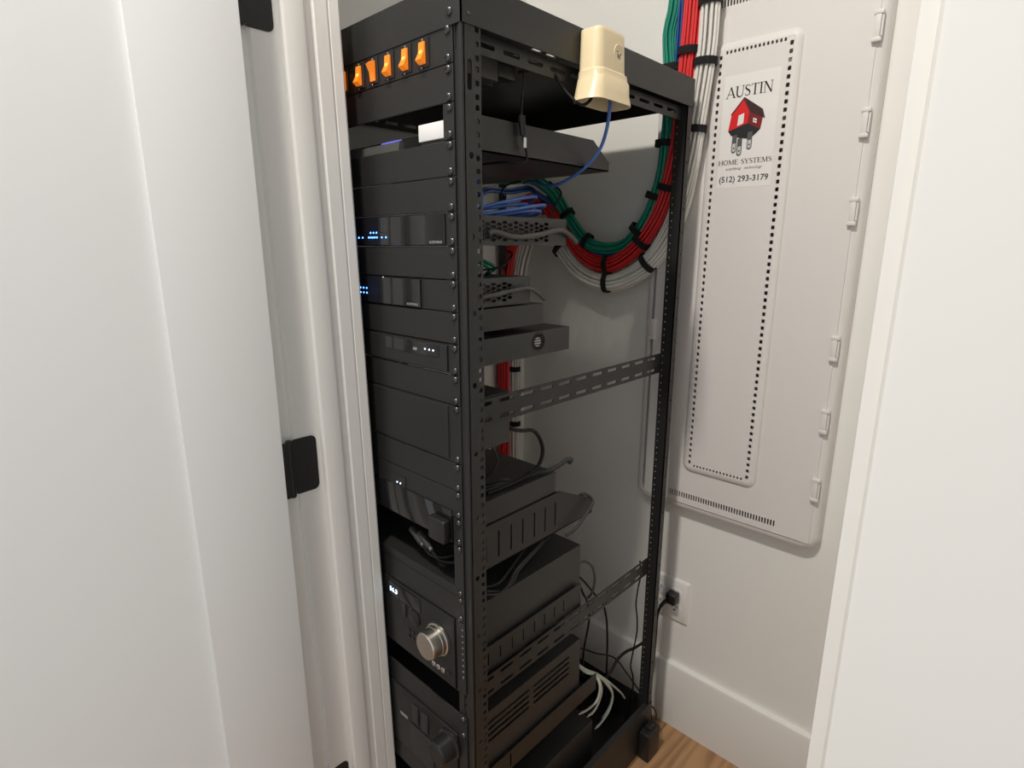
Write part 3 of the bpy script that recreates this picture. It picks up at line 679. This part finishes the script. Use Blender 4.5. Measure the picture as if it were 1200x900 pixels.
lz = [lrows[0]-6.5]+[(lrows[q]+lrows[q+1])/2 for q in range(3)]+[lrows[3]+6.5]
lc = [(5, 340, lz0, lz[0], None), (5, 340, lz[4], lz1, None), (5, 60, lz[0], lz[4], None), (310, 340, lz[0], lz[4], None)]
for q in range(4):
    lc += row(60, 310, lz[q], lz[q+1], [(122.5, rrect(122.5, lrows[q], 112, 6, 2.6, 3)), (247.5, rrect(247.5, lrows[q], 112, 6, 2.6, 3))])
MB().plate(lc, SIDE(12), 2.0, (5, 340, lz0, lz1)).build('louvred_side', m_chassis, r2, 30)
MB().box(5, 340, 14, 31, lz1-1, lz1).box(338.5, 340, 14, 31, lz0, lz1).box(5, 340, 14, 31, lz0, lz0+1).build('cover', m_chassis, r2, 0)
for q in range(4):
    MB().lathe([(0, 5), (14, 5), (16, 3.5), (16, .1)], (340, 40+q*24, -1140), 'x', 12).build('terminal', m_copper, r2)
sC = shelf('rack_shelf', 'black rack shelf with plain sides under the black-knob receiver', 28, 28, -1228, -1186, 395, slots=[(120, rrect(120, -1207, 4, 30, 1.8, 2))], Yr=5)
face(sC, 28); screws(sC, 28)
ub_ = thing('equipment_box', 'large plain black equipment box at the bottom of the rack', 'equipment box', 210, 240, -1476)
MB().bev(8, 404, 14, 450, -1476, -1322, 5).build('housing', m_rack, ub_)
MB().bev(404, 408, 30, 430, -1470, -1330, 2).build('rear_panel', m_plastic, ub_)

# ================================================================ CREAM CABLE BOOT ON THE RACK TOP
cb_ = thing('cable_boot', 'cream plastic boot with flared skirt hanging on the rack top edge', 'cable boot', 262, -46, -62)
def brow(x0, x1, y0, y1, r, z, bow=0): return [(u, v, z) for u, v in rrect((x0+x1)/2, (y0+y1)/2, x1-x0, y1-y0, r, 7)]
outer = [brow(231, 297, -65, -27.3, 9, 41.5), brow(229, 298, -66, -27.3, 11, 40), brow(228, 299, -67, -27.3, 12, 36), brow(226, 301, -69, -27.3, 13, -13), brow(225.4, 302, -70, -27.3, 13, -14.5),
         brow(223.5, 304, -72, -27.3, 14, -16), brow(222.5, 305, -73, -27.3, 14, -24), brow(221, 307, -75, -27.3, 14, -27), brow(214, 308, -77, -27.3, 17, -45), brow(208, 311, -80, -27.3, 20, -58)]
inner = [brow(211, 308, -77, -29.5, 18, -58), brow(217, 305, -74, -29.5, 15, -44), brow(226, 302, -70, -29.5, 12, -24), brow(231, 296, -64, -29.5, 10, 34)]
MB().loft(outer+inner).build('shell', m_cream, cb_, 28)
em = MB().lathe([(0.6, 13), (-0.2, 12.6), (-0.4, 11.8), (0.3, 11), (0.5, .1)], (276, -68.2, 12), 'y', 32).build('round_emblem', m_cream, cb_)
for a, b, c, d in ((271, 274, 14, 15.5), (273, 275, 6, 12), (277, 279, 5, 11), (280, 282, 11, 13.5)): MB().box(a, b, -68.6, -67.5, c, d).build('emblem_mark', m_pgrey, em, 0)

# ================================================================ CABLES
def cable(name, lab, cat, pts, r, m, group=None, ends=None):
    o = MB().tube(pts, r, 8, 7).build(name, m, None, 60); tag(o, lab, cat, group)
    if ends:
        for idx, (er, el, em_) in ends.items():
            a = Vector(pts[idx]); b = Vector(pts[1] if idx == 0 else pts[-2]); d = (b-a).normalized()
            MB().tube([a+d*0.1, a+d*el], er, 8, 2, False).build('connector', em_, o, 40)
    return o
cable('patch_cable', 'bright blue network cable arcing down from the cream boot', 'cable', [(288,-46,-22),(290,-46,-50),(293,-40,-84),(302,-22,-112),(302,0,-133),(301,30,-150),(299,60,-161),(300,90,-162),(318,140,-150),(340,180,-148)], 2.9, m_cpatch)
uc = cable('usb_cable', 'thin black cord with a small ferrite hanging beside the router shelf', 'cord', [(118,12,-12),(128,4,-14),(137,0,-19),(141,0,-32),(138,0,-60),(136,0,-89),(140,0,-111),(146,0,-128),(148,0,-143),(138,4,-147),(122,30,-146),(116,60,-146)], 1.8, m_cblack)
MB().tube([(136.5,0,-84),(137,0,-92),(140.5,0,-110)], 5.2, 10, 3).build('ferrite', m_plastic, uc)
MB().bev(138.5, 144, -3.4, -1.8, -127, -113, .5, 1).build('white_tag', m_white, uc)
cable('power_cable', 'short black cord running up into the cream boot', 'cord', [(160,30,-18),(178,8,-14),(194,-8,-18),(203,-22,-40),(212,-40,-60),(222,-46,-63),(236,-48,-54),(246,-48,-38)], 2.4, m_cblack)
cable('audio_cable', 'thick grey cable lying along the upper matrix unit side', 'cable', [(70,3,-249),(83,2,-246),(126,0,-253),(179,0,-249),(229,2,-241),(264,6,-249),(286,10,-260)], 4.2, m_cgrey)
cable('audio_cable', 'thick grey cable lying along the lower matrix unit side', 'cable', [(57,3,-338),(82,2,-336),(119,2,-332),(155,3,-330),(179,6,-337),(205,10,-351)], 3.6, m_cgrey)
cable('power_cable', 'black power cord looping out behind the two-unit chassis', 'cord', [(118,22,-546),(134,14,-559),(159,16,-568),(192,20,-577),(215,24,-599),(225,26,-624),(214,24,-645),(186,22,-656),(136,22,-660),(84,24,-660)], 3.4, m_cblack)
cable('cable_strap', 'thick dark strap loop sticking out behind the media unit', 'strap', [(190,34,-660),(221,14,-659),(245,4,-652),(262,0,-645),(278,2,-649),(276,6,-657)], 4.4, m_dplast)
hk = cable('hdmi_cable', 'dark cable hooked over the rear corner of the slotted shelf', 'cable', [(300,50,-772),(318,28,-752),(333,9,-738),(347,0,-752),(340,-4,-762),(318,-4,-776),(291,-4,-791),(268,2,-800)], 3.2, m_dplast)
for lab_i, pts in enumerate(([(75,20,-841),(100,14,-848),(123,12,-839),(143,16,-824),(183,24,-818),(246,40,-815)], [(79,24,-838),(115,18,-851),(136,14,-840),(154,18,-828),(202,28,-822),(266,44,-818)], [(70,40,-836),(112,30,-842),(140,30,-830),(180,40,-820),(240,60,-812)])):
    cable('speaker_cable', ('dark cord sagging lowest over the edge of the silver-knob receiver', 'dark cord looping just inside the lowest one above the silver-knob receiver', 'innermost dark cord lying on the silver-knob receiver')[lab_i], 'cord', pts, 2.6, m_dplast, 'cords above the silver-knob receiver')
cable('audio_lead', 'pale grey lead looping out of the back of the silver-knob receiver', 'cable', [(328,34,-902),(356,30,-906),(372,24,-910),(389,20,-930),(397,20,-962),(395,24,-992),(388,30,-1006)], 2.7, m_cgrey)
cable('power_cable', 'straight black cord slanting down behind the silver-knob receiver', 'cord', [(328,60,-925),(350,60,-930),(406,60,-982),(469,60,-1058),(500,60,-1100),(520,60,-1200),(540,70,-1470)], 2.4, m_cblack)
cable('power_cable', 'black cord dropping steeply behind the silver-knob receiver', 'cord', [(328,30,-950),(352,30,-955),(366,26,-985),(386,30,-1015),(410,40,-1080),(420,60,-1200),(430,70,-1470)], 2.4, m_cblack)
for j, pts in enumerate(([(70,70,-663),(100,56,-661),(117,40,-655),(128,30,-650),(149,30,-661)], [(118,70,-661),(133,60,-645),(144,60,-629),(134,60,-606),(123,70,-590)], [(80,50,-661),(117,32,-657),(155,27,-661),(229,20,-661)], [(76,40,-662),(104,28,-658),(140,26,-662),(180,24,-662)])):
    cable('signal_cable', ('thin dark cord arching over the others on the media unit', 'thin dark cord standing up in a half loop behind the two-unit chassis', 'thin dark cord lying longest along the media unit edge', 'short thin dark cord lying flat on the media unit')[j], 'cord', pts, 2.6, m_dplast, 'cords on top of the media unit')
for j, pts in enumerate(([(356,60,-1142),(375,24,-1180),(397,10,-1196),(404,0,-1225),(401,4,-1261),(389,18,-1285),(377,30,-1296)], [(356,64,-1142),(378,24,-1183),(407,10,-1207),(414,2,-1239),(412,6,-1273),(402,12,-1296),(394,20,-1308)],
        [(356,80,-1142),(389,32,-1190),(429,20,-1226),(457,14,-1263),(482,14,-1308),(480,20,-1351),(461,26,-1374),(443,30,-1383)], [(356,112,-1142),(395,40,-1195),(443,24,-1236),(489,20,-1287),(537,24,-1343),(565,30,-1380)], [(356,84,-1142),(390,36,-1188),(432,24,-1224),(462,18,-1262),(487,18,-1308),(486,24,-1351),(468,30,-1374)])):
    cable('speaker_wire', ('pale speaker wire curling back closest to the plain-sided shelf end', 'pale speaker wire curling back just outside the one nearest the shelf', 'outer of two paired pale speaker wires drooping lowest towards the base', 'single pale speaker wire stretching towards the rear rack post', 'inner of two paired pale speaker wires drooping lowest towards the base')[j], 'wire', pts, 2.6, m_spk, 'loose speaker wires', ends={-1: (1.6, -5, m_nickel)})
cable('power_cable', 'thin black cord dangling beside the rear rack post', 'cord', [(566,10,-985),(566,6,-1022),(574,16,-1070),(577,20,-1112),(576,16,-1134),(574,12,-1155),(570,10,-1189),(566,17,-1258),(566,18,-1283),(574,14,-1320),(576,14,-1400)], 1.9, m_cblack)
cable('power_cable', 'thin black cord crossing from behind the receivers to the floor adapter', 'cord', [(420,90,-1180),(445,75,-1192),(470,54,-1207),(505,29,-1225),(540,11,-1282),(572,0,-1336),(606,-4,-1390),(614,-30,-1410),(600,-42,-1416),(580,-42,-1424)], 1.9, m_cblack)
cable('power_cable', 'thick black cord bending inward from the rear rack post', 'cord', [(640,6,-1236),(612,12,-1234),(575,16,-1231),(540,17,-1221),(510,21,-1226),(490,24,-1246),(472,28,-1262),(450,40,-1330),(440,60,-1400),(430,70,-1476)], 3.6, m_cblack)
pg = thing('power_plug', 'black angled plug pushed into the wall outlet', 'plug', 688, -14, -1145)
MB().bev(670, WX-7.8, -35, -7, -1141, -1111, 6, 3).build('plug_body', m_plastic, pg)
MB().tube([(676,-10,-1135),(670,-5,-1142),(663,0,-1152)], 5.2, 10, 4).build('strain_relief', m_plastic, pg)
MB().tube([(668,-4,-1143),(662,0,-1154),(655,2,-1178),(652,1,-1230),(648,0,-1302),(643,0,-1377),(634,-8,-1440),(615,-30,-1480),(602,-40,-1494)], 3.4, 8, 7).build('cord', m_cblack, pg)
fa = thing('power_adapter', 'black power adapter standing on the floor against the rear rack post', 'adapter', 570, -42, FLOOR)
MB().bev(543, 597, -57, -28, FLOOR, -1426, 4, 3).build('housing', m_plastic, fa)
MB().bev(560, 584, -50, -34, -1428, -1418, 3).build('socket_end', m_plastic, fa)
for xx in (563, 580): MB().lathe([(-1, 3), (0, 3), (1, 2), (1, .1)], (xx, -54, -1430), 'z', 8).build('terminal', m_screw, fa)

# blue patch cords between shelf and the upper matrix unit
pc_paths = [[(90,90,-222),(130,60,-205),(200,50,-190),(250,70,-186),(262,110,-196),(240,150,-212),(180,190,-220)],
            [(80,60,-223),(140,40,-214),(210,40,-203),(262,60,-199),(276,100,-206),(250,160,-216),(200,220,-221)],
            [(70,100,-221),(110,70,-212),(170,60,-203),(225,70,-198),(250,110,-204),(235,160,-214),(160,200,-221)],
            [(90,50,-221),(100,60,-190),(105,80,-160),(110,110,-140),(120,150,-136)],
            [(110,60,-221),(118,64,-195),(122,80,-165),(126,110,-145),(130,150,-136)],
            [(130,50,-221),(160,46,-216),(200,44,-211),(240,52,-210),(258,80,-214),(240,120,-219)]]
for j, pts in enumerate(pc_paths): cable('patch_cable', ('blue patch cord making the highest loop over the upper matrix unit', 'blue patch cord making the widest loop over the upper matrix unit', 'blue patch cord making the middle loop over the upper matrix unit', 'blue patch cord rising to the router shelf nearest the front post', 'blue patch cord rising to the router shelf just behind another', 'blue patch cord lying flat on the upper matrix unit')[j], 'cable', pts, 2.9, m_cpatch, 'tangled patch cords')
for j, pts in enumerate(([(60,40,-214),(100,60,-190),(140,90,-165),(150,120,-146)], [(240,30,-226),(290,60,-198),(330,80,-172),(345,120,-150)], [(90,70,-305),(130,40,-298),(170,50,-280),(200,90,-274)], [(300,150,-150),(280,170,-158),(276,180,-176),(290,190,-200)])):
    cable('signal_cable', ('thin black cord slanting up beside the front post among the blue patch cords', 'thin black cord slanting across the red bundle behind the upper matrix unit', 'thin black cord looping in the gap between the two matrix units', 'thin black cord bending down from the back of the router shelf')[j], 'cord', pts, 1.8, m_cblack, 'thin cords near the patch cords')

for j, pts in enumerate(([(90,110,-272),(120,80,-285),(150,70,-300),(150,90,-310)], [(70,90,-276),(110,60,-292),(130,60,-306),(140,80,-311)])):
    cable('patch_cable', ('teal cord hanging in the gap between the matrix units, farther from the post', 'teal cord hanging in the gap between the matrix units, closer to the post')[j], 'cable', pts, 2.8, m_cgreen, 'teal cords')
# cable bundles: from the ceiling down the back wall, a loop behind the rack and down the corner
def bundle(name, lab, path, n, r, m, spread, seed, tw=0.5):
    rnd = random.Random(seed); o = thing(name, lab, 'cable bundle', path[-1][0], path[-1][1], min(p[2] for p in path))
    c = crom(path, 5)
    offs = []; ring = 0
    pts = [(0, 0)]
    for q in range(1, 4):
        for j in range(6*q): pts.append((q*2*r*math.cos(2*math.pi*j/(6*q)), q*2*r*math.sin(2*math.pi*j/(6*q))))
    pts = pts[:n]; mx = max(1e-3, max(math.hypot(*p) for p in pts))
    frames = []; nr = None
    for k, p in enumerate(c):
        t = (c[min(k+1, len(c)-1)]-c[max(k-1, 0)]).normalized()
        if nr is None: nr = Vector((1, 0, 0))
        nr = (nr-t*nr.dot(t)).normalized(); frames.append((p, nr, t.cross(nr)))
    for (a, b) in pts:
        ph = rnd.uniform(0, 6.28); fr = rnd.uniform(.05, .11); am = r*0.45
        tp = []
        for k in range(0, len(c), 2):
            p, e1, e2 = frames[k]; th = tw*math.sin(k*0.06+seed)
            ca, sa = math.cos(th), math.sin(th)
            q1 = (a*ca-b*sa)*spread[0]+am*math.sin(ph+fr*k); q2 = (a*sa+b*ca)*spread[1]+am*math.cos(ph+1.3*fr*k)
            tp.append(p+e1*q1+e2*q2)
        MB().tube(tp, r, 6, 2).build('cable', m, o, 70)
    return o
XB = 651
gp = [(XB,55,1225),(XB,53,700),(XB,51,372),(XB,55,214),(XB,65,155),(XB,59,90),(XB,57,26),(XB,58,-41),(XB,65,-117),(XB,93,-199),(XB,140,-254),(XB,191,-268),(XB,254,-255),(XB,309,-200),(XB-6,345,-145),(XB-30,373,-112),(600,395,-100),(500,380,-110),(380,330,-118),(260,280,-128)]
bundle('cable_bundle', 'bundle of green network cables looping behind the rack', gp, 14, 3.1, m_cgreen, (0.75, 1.12), 1)
bp_ = [(XB+4,37,1225),(XB+4,37,700),(XB+4,39,372),(XB+4,42,210),(XB+4,44,118),(XB+4,49,17),(XB+4,53,-62),(XB+4,61,-161),(XB+4,121,-262),(XB+4,189,-286),(XB+4,251,-272),(XB+2,313,-223),(XB-4,359,-166),(XB-40,385,-137),(600,400,-125),(500,370,-140),(360,300,-150),(260,240,-175)]
bundle('cable_bundle', 'thin bundle of navy blue cables running beside the green one', bp_, 5, 2.9, m_cblue, (1.0, 1.0), 2)
rp = [(XB,9,1225),(XB,9,700),(XB,9,372),(XB,13,203),(XB,16,128),(XB,20,51),(XB,26,-45),(XB,45,-144),(XB,71,-211),(XB,123,-274),(XB,192,-310),(XB,267,-285),(XB,331,-213),(XB-4,385,-165),(XB-12,428,-151),(640,462,-190),(606,470,-280),(590,474,-400),(586,475,-600),(586,475,-850),(586,476,-1150),(590,476,-1470)]
bundle('cable_bundle', 'thick bundle of red cables looping behind the rack', rp, 19, 3.2, m_cred, (0.8, 1.25), 3)
wp = [(XB,-23,1225),(XB,-23,700),(XB,-23,372),(XB,-22,194),(XB,-22,105),(XB,-13,-1),(XB,-2,-97),(XB,17,-191),(XB,59,-274),(XB,114,-324),(XB,191,-351),(XB,274,-328),(XB,335,-271),(XB-2,379,-228),(XB-4,423,-216),(660,462,-250),(640,474,-330),(628,476,-450),(626,477,-600),(626,477,-850),(626,477,-1150),(630,477,-1470)]
bundle('cable_bundle', 'thick bundle of white cables forming the lowest loop behind the rack', wp, 22, 3.3, m_cwhite, (0.8, 1.3), 4)
def tie(lab, c, d, w1, w2, grp='velcro cable ties', wid=14):
    # a velcro band round a bundle: c centre, d bundle direction, w1 half extent towards the room, w2 half extent across
    d = Vector(d).normalized(); e1 = Vector((1, 0, 0)); e1 = (e1-d*e1.dot(d)).normalized(); e2 = d.cross(e1); c = Vector(c)
    rings = []
    for k, (off, g) in enumerate(((-wid/2, 0), (-wid/2, 1.6), (wid/2, 1.6), (wid/2, 0))):
        rings.append([c+d*off+e1*((w1+g)*math.cos(a))+e2*((w2+g)*math.sin(a)) for a in (2*math.pi*q/24 for q in range(24))])
    rings.append(rings[0])
    o = MB().loft(rings, False, False).build('cable_tie', m_velcro, None, 40); tag(o, lab, 'cable tie', grp); return o
def along(path, z=None, idx=None):
    p = crom(path, 6); k = idx if idx is not None else min(range(len(p)), key=lambda q: abs(p[q].z-z))
    return p[k], p[min(k+1, len(p)-1)]-p[max(k-1, 0)]
def tie_at(lab, path, f, w1, w2, grp=None, wid=14):
    c, d = along(path, idx=int(f*6)); return tie(lab, c, d, w1, w2, grp or 'velcro ties', wid)
tie_at('black velcro tie holding the white bundle just above the rack top', wp, 4.20, 17, 22)
tie_at('black velcro tie holding the white bundle beside the rack post', wp, 5.45, 17, 22)
tie_at('black velcro tie holding the white bundle high on the back wall', wp, 3.0, 17, 22)
tie_at('wide black velcro tie holding the red bundle just above the rack top', rp, 4.28, 16, 22)
tie_at('black velcro tie holding the green and navy bundles above the rack top', gp, 5.05, 17, 24)
tie_at('black velcro tie on the green bundle just under the rack top', gp, 7.2, 15, 20)
tie_at('black velcro tie on the green bundle high on the loop beside the post', gp, 8.6, 14, 19)
tie_at('black velcro tie on the green bundle at the right foot of its loop', gp, 9.6, 14, 19)
tie_at('black velcro tie on the green bundle at the left foot of its loop', gp, 12.1, 14, 19)
tie_at('black velcro tie on the green bundle where it rises to the shelf', gp, 13.3, 14, 19)
tie_at('black velcro tie on the red bundle beside the rack post', rp, 7.1, 16, 22)
tie_at('black velcro tie on the red bundle at the right foot of its loop', rp, 8.8, 16, 22)
tie_at('black velcro tie on the red bundle at the bottom of its loop', rp, 10.1, 16, 22)
tie_at('black velcro tie on the red bundle where it rises towards the corner', rp, 13.1, 16, 22)
tie_at('black velcro tie on the white bundle at the right of its loop', wp, 8.6, 17, 23)
tie_at('black velcro tie on the white bundle at the bottom of its loop', wp, 10.0, 17, 23)
tie_at('black velcro tie on the white bundle at the left of its loop', wp, 12.0, 17, 23)
tie_at('black velcro tie on the white corner bundle above the side brace', wp, 18.05, 17, 22)
tie_at('black velcro tie on the white corner bundle below the side brace', wp, 18.75, 17, 22)
